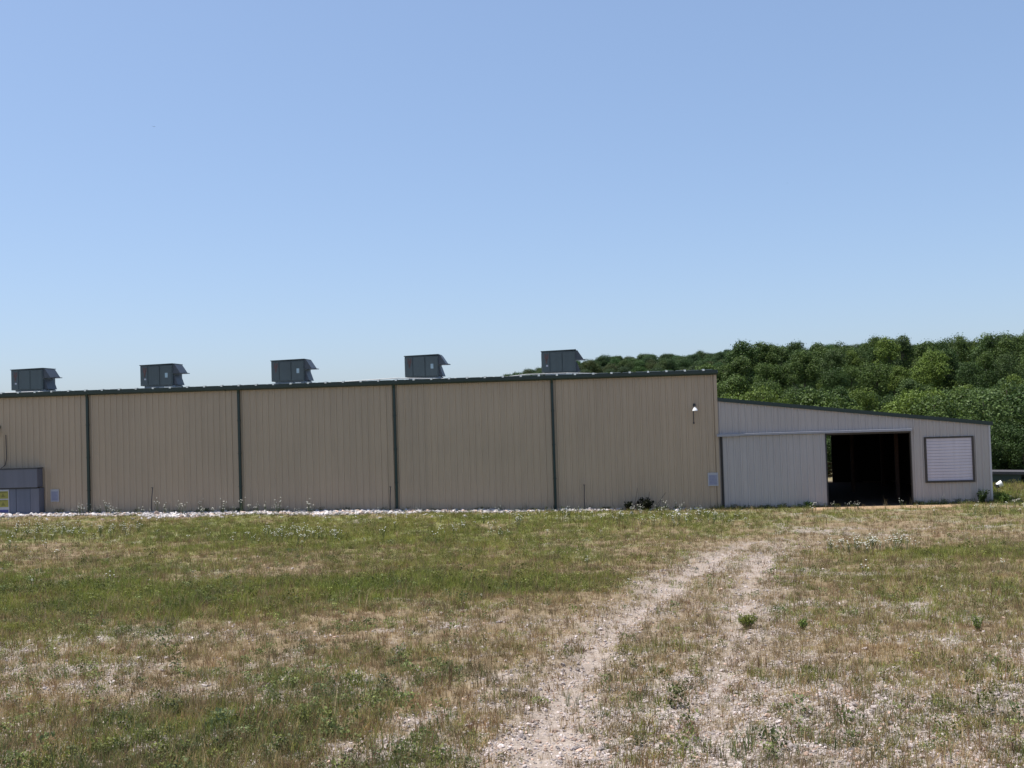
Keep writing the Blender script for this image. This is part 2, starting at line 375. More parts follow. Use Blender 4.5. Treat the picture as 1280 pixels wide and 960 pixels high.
# roof sheets, two slopes
z0 = 6.47
def roofz(t): return z0 + SL*(t if t < DEPTH/2 else DEPTH-t)
m = MB()
for a, b_ in ((-0.12, DEPTH/2), (DEPTH/2, DEPTH+0.12)):
    m.poly([(S_L-.1, a, roofz(a)), (0.12, a, roofz(a)), (0.12, b_, roofz(b_)), (S_L-.1, b_, roofz(b_)),
            (S_L-.1, a, roofz(a)-.08), (0.12, a, roofz(a)-.08), (0.12, b_, roofz(b_)-.08), (S_L-.1, b_, roofz(b_)-.08)],
           [(0,1,2,3), (7,6,5,4), (0,4,5,1), (1,5,6,2), (2,6,7,3), (3,7,4,0)])
rf = m.build('roof', ROOF, bld)
# standing seams on the near slope, one mesh shared
sm_m = MB(); sm_m.box(-0.02, 0.02, 0, 15, 0, 0.05)
seam = sm_m.mesh('roof_seam'); seam.materials.append(ROOF)
for i in range(68):
    o = link('roof_seam', seam, rf, (-0.2-0.61*i, -0.1, z0+0.001)); o.rotation_euler = (math.atan(SL), 0, 0)
m = MB(); m.prism([(-0.06, 6.30), (-0.19, 6.30), (-0.23, 6.35), (-0.235, TOP), (-0.215, TOP), (-0.21, 6.36), (-0.19, 6.32), (-0.06, 6.32)], S_L-0.1, 0.10, 0)
m.box(S_L-.1, 0.10, -0.06, -0.045, 6.28, 6.44)
m.poly([(0.10, -0.235, TOP), (0.10, -0.06, TOP), (0.10, -0.06, 6.3), (0.10, -0.19, 6.3), (0.10, -0.235, 6.36)], [(0,1,2,3,4)])
gut = m.build('gutter', GREEN, bld)
ms = MB(); ms.box(-0.05, 0.05, -0.245, -0.02, 0, 0.04); ms.box(-0.05, 0.05, -0.252, -0.24, -0.04, 0.04)
strap = ms.mesh('gutter_strap'); strap.materials.append(GALV)
for i in range(48):
    link('gutter_strap', strap, gut, (-0.55-0.857*i, 0, TOP-0.002+random.uniform(-.003, .004)))
dash = MB(); dash.box(0, 0.50, -0.215, -0.13, -0.006, 0.016)  # pale dashes added for the gutter lip catching light
dsh = dash.mesh('gutter_lip_glint'); dsh.materials.append(ROOF)
for i in range(64): link('gutter_lip_glint', dsh, rf, (-0.6-0.6096*i-random.uniform(0, .06), 0, TOP-.004+random.uniform(-.004, .006)))
def gz(s, t): X, Y, _ = W(s, t); return float(ground_z(X, Y))
for k, s_ in enumerate((-7.66, -15.25, -22.9, -30.52, -38.1)):
    zb = gz(s_, -0.2)+0.02
    dm = MB(); dm.box(-0.055, 0.055, -0.15, -0.045, zb+0.15, 6.18)
    dm.prism([(-0.05, 6.12), (-0.15, 6.12), (-0.20, 6.31), (-0.10, 6.31)], -0.05, 0.05, 0)
    dm.prism([(-0.045, zb+0.17), (-0.14, zb+0.17), (-0.34, zb+0.05), (-0.32, zb-0.03), (-0.10, zb+0.08)], -0.055, 0.055, 0)
    for zz in (1.6, 3.2, 4.8): dm.box(-0.08, 0.08, -0.156, -0.04, zz, zz+0.04)
    dm.build('downspout', GREEN, bld, loc=(s_, 0, 0))
# gas line lying over the roof on blocks
m = MB(); pz = lambda t: roofz(t)+0.10
pts = [(S_L+1, 1.0, pz(1.0)-.03), (-33.9, 1.0, pz(1.0)-.02), (-33.0, 1.0, pz(1.0)-.06), (-19.0, 1.0, pz(1.0)-.06), (-17.6, 1.0, pz(1)-.02), (-15.3, 1.0, pz(1)+.06), (-13.2, 1.0, pz(1)-.04), (-9.9, 1.0, pz(1)-.05), (-8.9, 1.0, pz(1)+.03), (-6.9, 1.0, pz(1)+.03), (-5.4, 1.0, pz(1)-.05)]
m.tube(pts, 0.022, 6)
for s_ in np.arange(-40, -6, 3.05): m.box(s_, s_+.2, 0.9, 1.1, roofz(1), roofz(1)+.03)
m.build('gas_pipe', plain('pipe_grey', (0.33, 0.33, 0.33), 0.5, 0, 0.15), bld)

# ------------------------------------------------------------------ rooftop units
def make_unit():
    r = empty('rooftop_unit', (0, 0, 0), 0)
    MB().box(0.16, 1.78, 0.12, 1.2, 0.0, 0.20).build('curb', CURB, r, 0.01)
    m = MB(); m.box(0.0, 1.70, 0, 1.30, 0.20, 1.26); cab = m.build('cabinet', UNIT, r, 0.02)
    MB().prism([(-0.03, 1.25), (1.73, 1.29), (1.73, 1.325), (-0.03, 1.285)], -0.03, 1.33, 1).build('lid', UNIT, r)
    m = MB()                                               # seams of the service doors
    for a, b_ in ((0.04, 0.40), (0.43, 1.02), (1.05, 1.66)): m.box(a, b_, -0.018, 0.004, 0.25, 1.2)
    for x in (0.41, 1.03): m.box(x, x+.012, -0.03, 0.0, 0.25, 1.2)
    m.build('access_door', UNIT, cab, 0.004)
    m = MB()                                               # coil slats at the left end, corner post
    for z in np.arange(0.3, 1.18, 0.055): m.box(-0.02, 0.0, 0.08, 1.22, z, z+0.03)
    m.build('coil_grille', UNITD, cab)
    h = MB(); h.prism([(1.70, 1.27), (1.80, 1.27), (2.08, 0.84), (2.08, 0.80), (1.70, 0.80)], 0.06, 1.1, 1)
    hd = h.build('intake_hood', UNITD, r)
    MB().box(2.08, 2.18, 0.5, 1.12, 0.805, 0.84).build('hood_lip', UNITD, hd)
    MB().prism([(1.70, 0.72), (1.75, 0.72), (1.92, 0.22), (1.70, 0.22)], 0.14, 1.05, 1).build('relief_hood', UNITD, r)
    m = MB(); m.box(1.20, 1.50, 0.1, 0.14, 0.03, 0.13); m.build('curb_bracket', GALV, r)
    return r, cab
def copy_tree(o, parent=None):
    c = o.copy(); C.objects.link(c); c.parent = parent
    if parent: c.matrix_parent_inverse = o.matrix_parent_inverse.copy()
    for ch in list(o.children): copy_tree(ch, c)
    return c
unit, _ = make_unit()
ulabels = ['dark grey-green rooftop air unit farthest left, by the frame edge',
           'dark rooftop air unit with pale sticker, second from the left',
           'dark rooftop air unit in the middle of the row of five',
           'dark rooftop air unit with pale gas pipe at its left foot, second from the right',
           'dark rooftop air unit with wooded ridge behind its hood, farthest right']
su = [-35.85, -28.92, -22.03, -15.15, -8.24]
for i, s_ in enumerate(su):
    o = unit if i == 0 else copy_tree(unit)
    o.location = W(s_, 2.4, roofz(3.0)-0.02); o.rotation_euler = (0, 0, YAW)
    tag(o, ulabels[i], 'air conditioner', 'air units along the roof')
PALE = plain('pale_sticker', (0.30, 0.40, 0.44), 0.5, 0, 0.1)
for o, spec in zip([o for o in C.objects if o.name.startswith('rooftop_unit')], [(0, 1), (1, 1), (1, 0), (1, 0), (0, 1)]):
    m = MB()                                               # faded red-brown emblem patch on the first door
    for (a, b_, z1, z2) in ((0.16, 0.22, 0.86, 1.15), (0.22, 0.30, 0.76, 1.02), (0.28, 0.35, 0.90, 1.13), (0.20, 0.27, 0.66, 0.80)):
        m.box(a, b_, -0.024, -0.018, z1, z2)
    m.build('faded_red_emblem', RUSTY, o)
    if spec[0]: MB().box(1.32, 1.46, -0.024, -0.018, 0.60, 0.84).build('sticker', PALE, o)
    if spec[1]: MB().box(0.22, 0.32, -0.026, -0.018, 0.50, 0.58).build('sticker', SIGNW, o)

# ------------------------------------------------------------------ lean-to shed
shed = empty('lean_to_shed', (BX, BY, 0), YAW, 'low grey ribbed-metal lean-to shed with sloping roof and open doorway', 'shed')
SW = 12.35; SD = 15.0
def sz(s): return 5.10 + (3.62-5.10)*s/SW
pwid = PW
edges = list(np.arange(0.07, SW, pwid)) + [SW]
# header panels above the track, whole width up to the right wall
def sheet(s0, s1, zb, zt, mat=GREY, name='siding_panel', parent=shed, t0=0.0):
    if s1 - s0 < 0.02: return
    return rib_sheet(s0, s1-0.004, zb, zt, t0).build(name, mat, parent)
for a, b_ in zip(edges[:-1], edges[1:]):
    if a < 8.84:
        e = min(b_, 8.84); sheet(a, e, 3.40, sz)
    if b_ > 8.84:
        a2 = max(a, 8.84)
        cuts = sorted({a2, b_} | {c_ for c_ in (9.45, 11.60) if a2 < c_ < b_})
        for u, v in zip(cuts[:-1], cuts[1:]):
            if 9.45 <= (u+v)/2 <= 11.60:
                sheet(u, v, -0.1, 1.05); sheet(u, v, 3.05, sz)
            else: sheet(u, v, -0.1, sz)
sheet(0.07, 0.30, -0.1, 3.40)
# door leaf
dl = empty('sliding_door', (0, -0.13, 0)); dl.parent = shed
de = [0.22, 0.93, 1.84, 2.76, 3.67, 4.59, 4.93]
for a, b_ in zip(de[:-1], de[1:]): sheet(a, b_, 0.03, 3.38, DOORGREY, parent=dl)
m = MB(); m.box(0.18, 0.22, -0.04, 0.05, 0.02, 3.40); m.box(4.93, 4.98, -0.04, 0.05, 0.02, 3.40); m.build('edge_trim', DARKT, dl)
MB().box(0.22, 4.93, 0.012, 0.05, 0.02, 3.38).build('door_frame', INNER, dl)
MB().box(0.02, 8.86, -0.24, -0.045, 3.39, 3.50).build('track_cover', TRACK, shed, 0.008)
MB().box(-0.04, 0.98, -0.262, -0.242, 3.37, 3.48).build('track_end_cover', TRACK, shed, 0.005)
MB().box(4.99, 8.84, -0.015, 0.10, 3.30, 3.395).build('door_header', BROWN, shed)
MB().box(8.79, 8.84, -0.05, 0.12, 0, 3.395).build('door_jamb', BROWN, shed)
MB().box(0.115, 0.175, -0.075, -0.045, 0, 3.38).build('side_jamb', BROWN, shed)
# right corner trim, side and back walls, framing, posts
CORNER = metal('pale_corner', (0.5, 0.48, 0.5), 0.4, 0.05, 0.1)
MB().box(SW-0.03, SW+0.045, -0.05, 0.05, -0.1, sz(SW)).build('corner_trim', CORNER, shed)
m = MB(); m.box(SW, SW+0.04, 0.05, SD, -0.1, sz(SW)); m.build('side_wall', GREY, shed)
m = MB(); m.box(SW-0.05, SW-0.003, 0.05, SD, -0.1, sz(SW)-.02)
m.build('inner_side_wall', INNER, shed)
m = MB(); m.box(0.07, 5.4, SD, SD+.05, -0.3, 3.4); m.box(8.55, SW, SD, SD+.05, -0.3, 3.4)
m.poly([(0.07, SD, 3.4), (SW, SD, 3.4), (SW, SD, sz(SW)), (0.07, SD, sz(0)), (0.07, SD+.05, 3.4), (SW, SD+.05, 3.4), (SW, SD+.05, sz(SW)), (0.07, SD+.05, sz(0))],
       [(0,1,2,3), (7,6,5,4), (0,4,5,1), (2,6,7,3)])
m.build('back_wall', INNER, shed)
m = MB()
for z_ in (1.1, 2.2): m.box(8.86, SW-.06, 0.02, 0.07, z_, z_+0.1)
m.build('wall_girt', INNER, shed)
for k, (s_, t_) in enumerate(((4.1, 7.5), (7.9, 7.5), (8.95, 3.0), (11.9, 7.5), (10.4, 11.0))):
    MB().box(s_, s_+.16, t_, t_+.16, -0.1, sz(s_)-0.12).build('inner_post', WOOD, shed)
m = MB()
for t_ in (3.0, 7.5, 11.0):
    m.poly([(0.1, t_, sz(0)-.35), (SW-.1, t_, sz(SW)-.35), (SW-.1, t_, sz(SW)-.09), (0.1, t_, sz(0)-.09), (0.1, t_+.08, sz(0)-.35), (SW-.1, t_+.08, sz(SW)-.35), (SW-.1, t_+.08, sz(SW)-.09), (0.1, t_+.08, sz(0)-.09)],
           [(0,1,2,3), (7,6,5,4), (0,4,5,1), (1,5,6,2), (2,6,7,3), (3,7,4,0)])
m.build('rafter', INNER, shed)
def slab(s0, s1, t0, t1, dz0, dz1):
    m = MB(); f = lambda s, d: sz(s)+d
    m.poly([(s0, t0, f(s0, dz0)), (s1, t0, f(s1, dz0)), (s1, t1, f(s1, dz0)), (s0, t1, f(s0, dz0)), (s0, t0, f(s0, dz1)), (s1, t0, f(s1, dz1)), (s1, t1, f(s1, dz1)), (s0, t1, f(s0, dz1))],
           [(0,3,2,1), (4,5,6,7), (0,1,5,4), (1,2,6,5), (2,3,7,6), (3,0,4,7)]); return m
slab(0.08, SW+0.12, -0.05, SD+0.2, 0.012, 0.06).build('roof', ROOF, shed)
slab(0.08, SW+0.16, -0.09, -0.052, -0.06, 0.115).build('rake_trim', GREEN, shed)
slab(SW+0.05, SW+0.17, -0.05, SD+.2, -0.06, 0.008).build('eave_trim', GREEN, shed)
slab(0.08, SW-0.05, 0.03, SD-.02, -0.06, -0.02).build('ceiling_lining', INNER, shed)
# roll-up door
ru = empty('rollup_door', (0, 0, 0)); ru.parent = shed
m = MB(); m.box(9.42, 9.51, -0.07, 0.05, 0.98, 3.09); m.box(11.545, 11.635, -0.07, 0.05, 0.98, 3.09); m.box(9.51, 11.545, -0.072, 0.05, 3.02, 3.09); m.box(9.51, 11.545, -0.10, 0.05, 0.98, 1.06)
m.build('frame', BROWN, ru, 0.006)
sl_m = MB(); nsl = 14; hs = (3.02-1.06)/nsl
sl_m.prism([(0.02, 0.001), (-0.016, 0.004), (-0.022, hs*0.3), (-0.022, hs*0.8), (-0.018, hs-0.006), (0.02, hs-0.001)], 9.51, 11.545, 0)
slm = sl_m.mesh('door_slat'); slm.materials.append(ROLLUP)
for i in range(nsl): link('door_slat', slm, ru, (0, 0, 1.06+i*hs))

# ------------------------------------------------------------------ things fixed to the wall
def wall_lamp(s_, z_, drop, label):
    r = empty('wall_lamp', W(s_, 0, z_), YAW, label, 'lamp', 'dome lamps on the tan wall')
    m = MB(); m.tube([(0, -0.04, 0.26), (0, -0.16, 0.30), (0, -0.30, 0.26), (0, -0.34, 0.16)], 0.022, 6); m.box(-0.06, 0.06, -0.065, -0.035, 0.18, 0.32)
    m.build('gooseneck', DARKT, r)
    MB().lathe([(0.005, 0.17), (0.05, 0.165), (0.065, 0.12), (0.115, 0.05), (0.13, 0.0), (0.12, 0.0), (0.10, 0.045), (0.005, 0.1)], 16, (0, -0.34, -0.02)).build('shade', WHITE, r)
    m = MB(); m.tube([(0.0, -0.06, 0.2), (-0.05, -0.06, -0.1), (-0.055, -0.06, -drop)], 0.017, 6); m.box(-0.09, -0.02, -0.085, -0.038, -drop-.08, -drop)
    m.build('conduit', DARKT, r)
    return r
wall_lamp(-1.01, 4.64, 0.55, 'white dome wall lamp near the right end of the tan wall')
wall_lamp(-35.08, 4.60, 0.1, 'white dome wall lamp above the blue-grey entry at the left edge')
m = MB(); m.tube([(0.34, -0.06, 4.45), (0.36, -0.06, 3.3), (0.28, -0.06, 2.95), (0.28, -0.5, 2.80)], 0.018, 6)
o = m.build('power_cable', DARKT, None); o.location = W(-35.08, 0, 0); o.rotation_euler = (0, 0, YAW); tag(o, 'thin dark cable running down the wall to the blue-grey entry', 'cable')

def notice(s0, z0_, w_, h_, label, tt=-0.045):
    r = empty('wall_notice', W(s0, tt, z0_), YAW, label, 'sign', 'pale notices on the wall')
    MB().box(0, w_, -0.012, 0, 0, h_).build('board', SIGNW, r)
    MB().box(w_*.1, w_*.9, -0.016, -0.0125, h_*.08, h_*.84).build('print_area', SIGNB, r)
    m = MB()
    for k in range(6): m.box(w_*.16, w_*(.84-.1*(k % 3)), -0.0185, -0.0165, h_*(.15+.11*k), h_*(.15+.11*k)+0.014)
    m.build('print_lines', NAVY2, r)
NAVY2 = plain('faint_print', (0.17, 0.18, 0.3), 0.5, 0, 0.05)
notice(-0.50, 1.08, 0.48, 0.62, 'pale blue-white notice at the right corner of the tan wall', -0.056)
notice(-32.50, 1.10, 0.43, 0.60, 'pale blue-white notice on the tan wall right of the blue-grey entry', -0.04)

# blue-grey entry at the left edge
ent = empty('entry_enclosure', W(-38.0, 0, 0), YAW, 'blue-grey boxy entry enclosure against the tan wall at the left edge', 'entryway')
L = 38.0-32.89
m = MB(); m.box(0, L, -0.55, -0.04, 1.86, 2.76); m.build('header', BLUEGREY, ent, 0.01)
MB().box(-0.03, L+0.03, -0.57, -0.038, 2.76, 2.80).build('shadow_line_cap', DARKT, ent)  # dark strip standing in for the shadow line above the header
MB().box(0.02, L-0.02, -0.545, -0.5, 1.80, 1.858).build('header_trim', DARKT, ent)
zb = gz(-34, -0.6)-.1
for k, (a, b_) in enumerate(((0.0, 1.4), (1.42, 2.82), (2.84, 3.98), (4.0, 4.72))):
    MB().box(a, b_, -0.50, -0.44, zb, 1.80).build('door_leaf', BLUEGREY2, ent, 0.008)
MB().box(4.74, L+0.06, -0.53, -0.04, zb, 1.80).build('side_panel', BLUEGREY, ent, 0.008)
MB().box(0.0, 4.74, -0.10, -0.05, zb, 1.80).build('inner_wall', BLUEGREY, ent)
ys_ = empty('warning_sign', W(-34.95, -0.51, 0), YAW, 'yellow double warning sign on the blue-grey entry door', 'sign')
MB().box(0, 0.60, -0.02, 0, 0.62, 1.78).build('board', SIGNW, ys_)
MB().box(0.04, 0.56, -0.028, -0.0205, 1.34, 1.70).build('yellow_panel', YELLOW, ys_)
MB().box(0.04, 0.56, -0.028, -0.0205, 0.93, 1.28).build('yellow_panel', YELLOW, ys_)
MB().box(0.04, 0.56, -0.028, -0.0205, 0.66, 0.80).build('blue_panel', NAVY, ys_)
OLIVE = plain('dark_olive_print', (0.15, 0.14, 0.03), 0.5)
m = MB()
for z_ in (1.34, 0.93):
    m.poly([(0.19, -0.031, z_+.07), (0.41, -0.031, z_+.07), (0.30, -0.031, z_+.26)], [(0, 1, 2)])
    m.box(0.10, 0.50, -0.031, -0.0285, z_+.29, z_+.325)
m.build('pictogram', OLIVE, ys_)

# thin stakes by the wall
for s_, h_, lab in ((-27.28, 1.22, 'thin dark stake against the wall left of the second downspout'),
                    (-15.55, 1.15, 'thin dark stake just left of the third downspout'),
                    (-6.31, 1.18, 'thin dark stake right of the rightmost downspout')):
    z_ = gz(s_, -0.3); r = empty('metal_stake', W(s_, -0.3, z_), YAW, lab, 'stake', 'thin stakes along the wall')
    MB().tube([(0, 0, -.1), (0.01, 0, h_*.5), (0.03, 0.1, h_)], 0.020, 5).build('rod', DARKT, r)
    MB().box(-0.03, 0.06, 0.07, 0.13, h_, h_+.03).build('rod_cap', DARKT, r)

# ------------------------------------------------------------------ behind and beside the shed
fg = empty('board_gate', W(5.6, 15.6, 0), YAW, 'pale board gate seen through the back of the open shed', 'gate')
for k in range(4): MB().box(0, 3.6, -0.02, 0.02, 0.28+0.24*k, 0.42+0.24*k).build('board', FENCEW, fg)
for x in (0.1, 1.8, 3.4): MB().box(x, x+.1, 0.022, 0.1, -0.3, 1.25).build('post', FENCEW, fg)

wx, wy = 26.3, 57.5
wz = float(ground_z(wx+3, wy))
wg = empty('flatbed_wagon', (wx, wy, wz-.12), -0.05, 'low flatbed wagon with a shade-darkened grey deck beyond the shed', 'wagon')
wg.scale = (1, 1, (0.72-wz+.12)/1.09); wg.rotation_euler = (0, 0.035, -.05)
pm = MB(); pm.box(0, 7.5, 0, 0.24, 0, 0.09); pl = pm.mesh('deck_plank'); pl.materials.append(DECK)
for k in range(9): link('deck_plank', pl, wg, (0, 0.255*k, 1.00))
MB().box(0, 7.5, -0.04, -0.003, 0.92, 1.12).build('side_rail', DECK, wg)
MB().box(0.0, 1.6, 0.1, 0.14, 0.05, 0.91).build('side_board', GREENBOARD, wg)
MB().box(0.2, 7.3, 0.6, 0.75, 0.74, 0.99).build('frame_beam', DARKT, wg)
MB().box(0.2, 7.3, 1.5, 1.65, 0.74, 0.99).build('frame_beam', DARKT, wg)
MB().box(0.0, 7.5, 2.1, 2.14, 0.0, 0.98).build('under_deck_shade_board', GREENBOARD, wg)  # dark sheet added to blacken the space below the deck
wm = MB()
for a, b_ in ((0.0, 0.12), (0.12, 0.2)): pass
prof = [(0.16, -0.09), (0.34, -0.1), (0.37, -0.06), (0.37, 0.06), (0.34, 0.1), (0.16, 0.09)]
n_ = 20
vs = [(r_*math.cos(2*math.pi*k/n_), z_, r_*math.sin(2*math.pi*k/n_)) for r_, z_ in prof for k in range(n_)]
wm.poly(vs, [(i*n_+k, i*n_+(k+1) % n_, ((i+1) % 6)*n_+(k+1) % n_, ((i+1) % 6)*n_+k) for i in range(6) for k in range(n_)])
wmesh = wm.mesh('wheel'); wmesh.materials.append(RUBBER)
hub = MB(); hub.prism([(0.17*math.cos(2*math.pi*k/12), 0.17*math.sin(2*math.pi*k/12)) for k in range(12)], -0.05, 0.05, 1)
hmesh = hub.mesh('rim'); hmesh.materials.append(DECK)
for x in (2.1, 3.0, 6.6):
    for y in (0.25, 2.0):
        wh = link('wheel', wmesh, wg, (x, y, 0.36)); link('rim', hmesh, wh)

tub = empty('white_tub', (24.95, 54.0, float(ground_z(24.95, 54.0))+.06), 0, 'small tipped white tub in the grass at the shed right corner', 'tub')
r_in = MB().lathe([(0.0, 0.0), (0.20, 0.0), (0.27, 0.42), (0.285, 0.42), (0.285, 0.44), (0.255, 0.44), (0.19, 0.02), (0.0, 0.02)], 18).build('tub_body', WHITE, tub)
r_in.location = (-0.02, 0, 0.27); r_in.rotation_euler = (0.35, R(62), 0.2)
MB().lathe([(0.0, 0.10), (0.205, 0.10), (0.245, 0.36), (0.0, 0.36)], 18).build('dark_plug', DARKT, tub)  # dark solid set inside the tub
tub.children[-1].location = r_in.location; tub.children[-1].rotation_euler = r_in.rotation_euler

tub.scale = (.62,)*3

# ------------------------------------------------------------------ vegetation
def leafmat(name, base, hue_obj=True, transl=0.35, attr=None):
    m, t, b = nodes(name)
    geo = N(t, 'ShaderNodeNewGeometry'); oi = N(t, 'ShaderNodeObjectInfo')
    n = N(t, 'ShaderNodeTexNoise', Scale=0.9, Detail=3.0); t.links.new(geo.outputs['Position'], n.inputs['Vector'])
    rp = ramp(t, geo.outputs['Random Per Island'], [(0, (0.65, 0.65, 0.6)), (0.5, (1, 1, 1)), (1, (1.4, 1.35, 1.15))])
    v = ramp(t, n.outputs[0], [(0.3, (0.75, 0.78, 0.75)), (0.7, (1.2, 1.15, 1.0))])
    c = mix(t, base, rp, 1.0, 'MULTIPLY'); c = mix(t, c, v, 1.0, 'MULTIPLY')
    if hue_obj: c = mix(t, c, oi.outputs['Color'], 1.0, 'MULTIPLY')
    if attr:
        at = N(t, 'ShaderNodeAttribute', attribute_name=attr, attribute_type='INSTANCER')
        c = mix(t, c, at.outputs['Color'], 1.0, 'MULTIPLY')
    t.links.new(c, b.inputs['Base Color']); b.inputs['Roughness'].default_value = 0.6; b.inputs['Specular IOR Level'].default_value = 0.25
    tr = N(t, 'ShaderNodeBsdfTranslucent'); t.links.new(c, tr.inputs[0])
    ms_ = N(t, 'ShaderNodeMixShader'); ms_.inputs[0].default_value = transl
    out = t.nodes['Material Output']; t.links.new(b.outputs[0], ms_.inputs[1]); t.links.new(tr.outputs[0], ms_.inputs[2]); t.links.new(ms_.outputs[0], out.inputs[0])
    return m
LEAF = leafmat('tree_leaves', (0.074, 0.112, 0.030), transl=.24)
BARK = plain('bark', (0.11, 0.085, 0.065), 0.9, 0, 0.35)

def fast_mesh(name, V, F, mat):
    me = bpy.data.meshes.new(name); V = np.asarray(V, np.float32); F = np.asarray(F, np.int32); k = F.shape[1]
    me.vertices.add(len(V)); me.vertices.foreach_set('co', V.ravel())
    me.loops.add(F.size); me.loops.foreach_set('vertex_index', F.ravel())
    me.polygons.add(len(F)); me.polygons.foreach_set('loop_start', np.arange(0, F.size, k))
    me.update(); me.materials.append(mat); return me
def leaf_quads(P, size, rg, up_bias=0.5, outward=None):
    n = len(P)
    nrm = rg.normal(size=(n, 3)); nrm[:, 2] += up_bias
    if outward is not None: nrm += outward*1.1
    nrm /= np.linalg.norm(nrm, axis=1, keepdims=True)
    a = np.cross(nrm, rg.normal(size=(n, 3))); a /= np.linalg.norm(a, axis=1, keepdims=True); b_ = np.cross(nrm, a)
    sz_ = (size*rg.uniform(0.6, 1.3, n))[:, None]
    V = np.stack([P-a*sz_, P-b_*sz_*.62, P+a*sz_, P+b_*sz_*.62+nrm*sz_*.2], 1).reshape(-1, 3)
    return V, np.arange(n*4).reshape(n, 4)
def make_tree_mesh(seed, h, rad, n_leaf, lobes, base=0.22, leaf=0.155, flat=1.0):
    rg = np.random.default_rng(seed)
    cz = h*(base+(1-base)/2); ch = h*(1-base)/2
    cen = []; 
    for i in range(lobes):
        u = rg.uniform(-0.95, 0.9); th = rg.uniform(0, 2*np.pi); r_ = np.sqrt(max(0, 1-abs(u)**2.0))*rad*rg.uniform(.35, 1.0)
        if u < -0.3: r_ *= 0.85
        cen.append((r_*np.cos(th), r_*np.sin(th), cz+u*ch*0.80, rg.choice([.2, .28, .36, .46])*rad*rg.uniform(.85, 1.1)))
    cen.append((0, 0, h-rad*.42, rad*.45)); cen = np.array(cen)
    w_ = cen[:, 3]**2; k = rg.choice(len(cen), n_leaf, p=w_/w_.sum())
    d = rg.normal(size=(n_leaf, 3)); d /= np.linalg.norm(d, axis=1, keepdims=True)
    rr = cen[k, 3]*(rg.uniform(0.45, 1.0, n_leaf)**0.4)*(1+0.18*np.sin(d[:, 0]*5+k)*np.cos(d[:, 2]*6+k*2))
    P = cen[k, :3] + d*rr[:, None]*np.array([1, 1, 0.82])
    st = rg.random(n_leaf) < .15; P[st] += d[st]*rg.uniform(0, .26, st.sum())[:, None]*rad*np.array([1, 1, .8])
    V, F = leaf_quads(P, leaf, rg, 0.5, d)
    crown = fast_mesh('crown', V, F, LEAF)
    t_ = MB(); t_.tube([(0, 0, -1.5), (rg.normal()*.1, rg.normal()*.1, h*.3), (rg.normal()*.2, rg.normal()*.2, h*.6), (0, 0, h*.86)], h*.024, 7, h*.006)
    for c_ in cen[rg.permutation(len(cen))[:7]]:
        z1 = max(h*.18, c_[2]*0.62); t_.tube([(0, 0, z1), (c_[0]*.45, c_[1]*.45, z1*.5+c_[2]*.5), (c_[0]*.9, c_[1]*.9, c_[2])], h*.011, 5, h*.003)
    tm = t_.mesh('trunk'); tm.materials.append(BARK)
    return tm, crown
protos = [make_tree_mesh(10, 11.5, 3.7, 11500, 34, .28), make_tree_mesh(11, 12.5, 3.5, 11000, 30, .3), make_tree_mesh(12, 10.5, 4.2, 12000, 36, .18),
          make_tree_mesh(13, 13, 3.0, 10000, 26, .3), make_tree_mesh(14, 10.5, 3.7, 10500, 30, .25), make_tree_mesh(15, 12, 4.0, 12500, 38, .25)]
shrubs = [make_tree_mesh(20, 6.0, 3.0, 14000, 26, .02, .10), make_tree_mesh(21, 5.6, 2.7, 12500, 22, .02, .10)]
open_top = [make_tree_mesh(30, 12.5, 3.2, 3000, 14, .35, .18), make_tree_mesh(31, 13, 3.4, 3400, 16, .3, .18)]

def horizon_px(a): return 0
spots = []
rg = np.random.default_rng(42)
def add(a, Y, sc_, pool, row, col=None): spots.append((a, Y, sc_, pool, row, col))
def row(n, a0, a1, Y0, Y1, s0, s1, pool, name):
    for i in range(n):
        a = a0 + (a1-a0)*(i+rg.uniform(.15, .85))/n
        add(a, rg.uniform(Y0, Y1), rg.uniform(s0, s1), pool, name)
row(13, 0.195, 0.56, 88, 100, 0.65, 1.15, 's', 'foot')
row(11, 0.195, 0.56, 108, 130, 0.48, 0.68, 't', 'low')
row(17, 0.19, 0.56, 156, 178, 0.58, 0.92, 't', 'mid')
row(22, 0.18, 0.56, 200, 222, 0.72, 1.02, 't', 'upper')
row(25, 0.23, 0.56, 244, 262, 0.80, 1.10, 't', 'skyline')
row(6, 0.26, 0.53, 248, 262, 0.9, 1.02, 'o', 'skyline')
row(22, 0.19, 0.56, 138, 150, 0.75, 1.0, 's', 'understory')
row(26, 0.19, 0.56, 184, 196, 0.7, 1.1, 's', 'understory')
for s__, t__, k__ in ((7.2, 19.5, .45), (9.0, 20.5, .5), (10.8, 20, .45), (5.2, 21, .5)):
    q_ = W(s__, t__); add(q_[0]/q_[1], q_[1], k__, 's', 'yard')
for a, Y, s_ in ((.452, 63, .55), (.47, 64, .6), (.488, 62.5, .55), (.508, 64, .6), (.53, 63, .6)): add(a, Y, s_, 's', 'bank')
for a, Y, s_ in ((.405, 66, .9), (.452, 70, .95), (.50, 69, 1.0), (.552, 74, 1.0), (.43, 76, 1.05), (.475, 79, 1.1), (.525, 82, 1.1)): add(a, Y, s_, 's', 'bank')
tints = {'dark': ['dark green', (0.66, 0.78, 0.80)], 'mid': ['mid green', (0.95, 1.0, 0.9)], 'light': ['light green', (1.55, 1.5, 1.1)], 'blue': ['grey-green', (0.95, 1.0, 1.15)]}
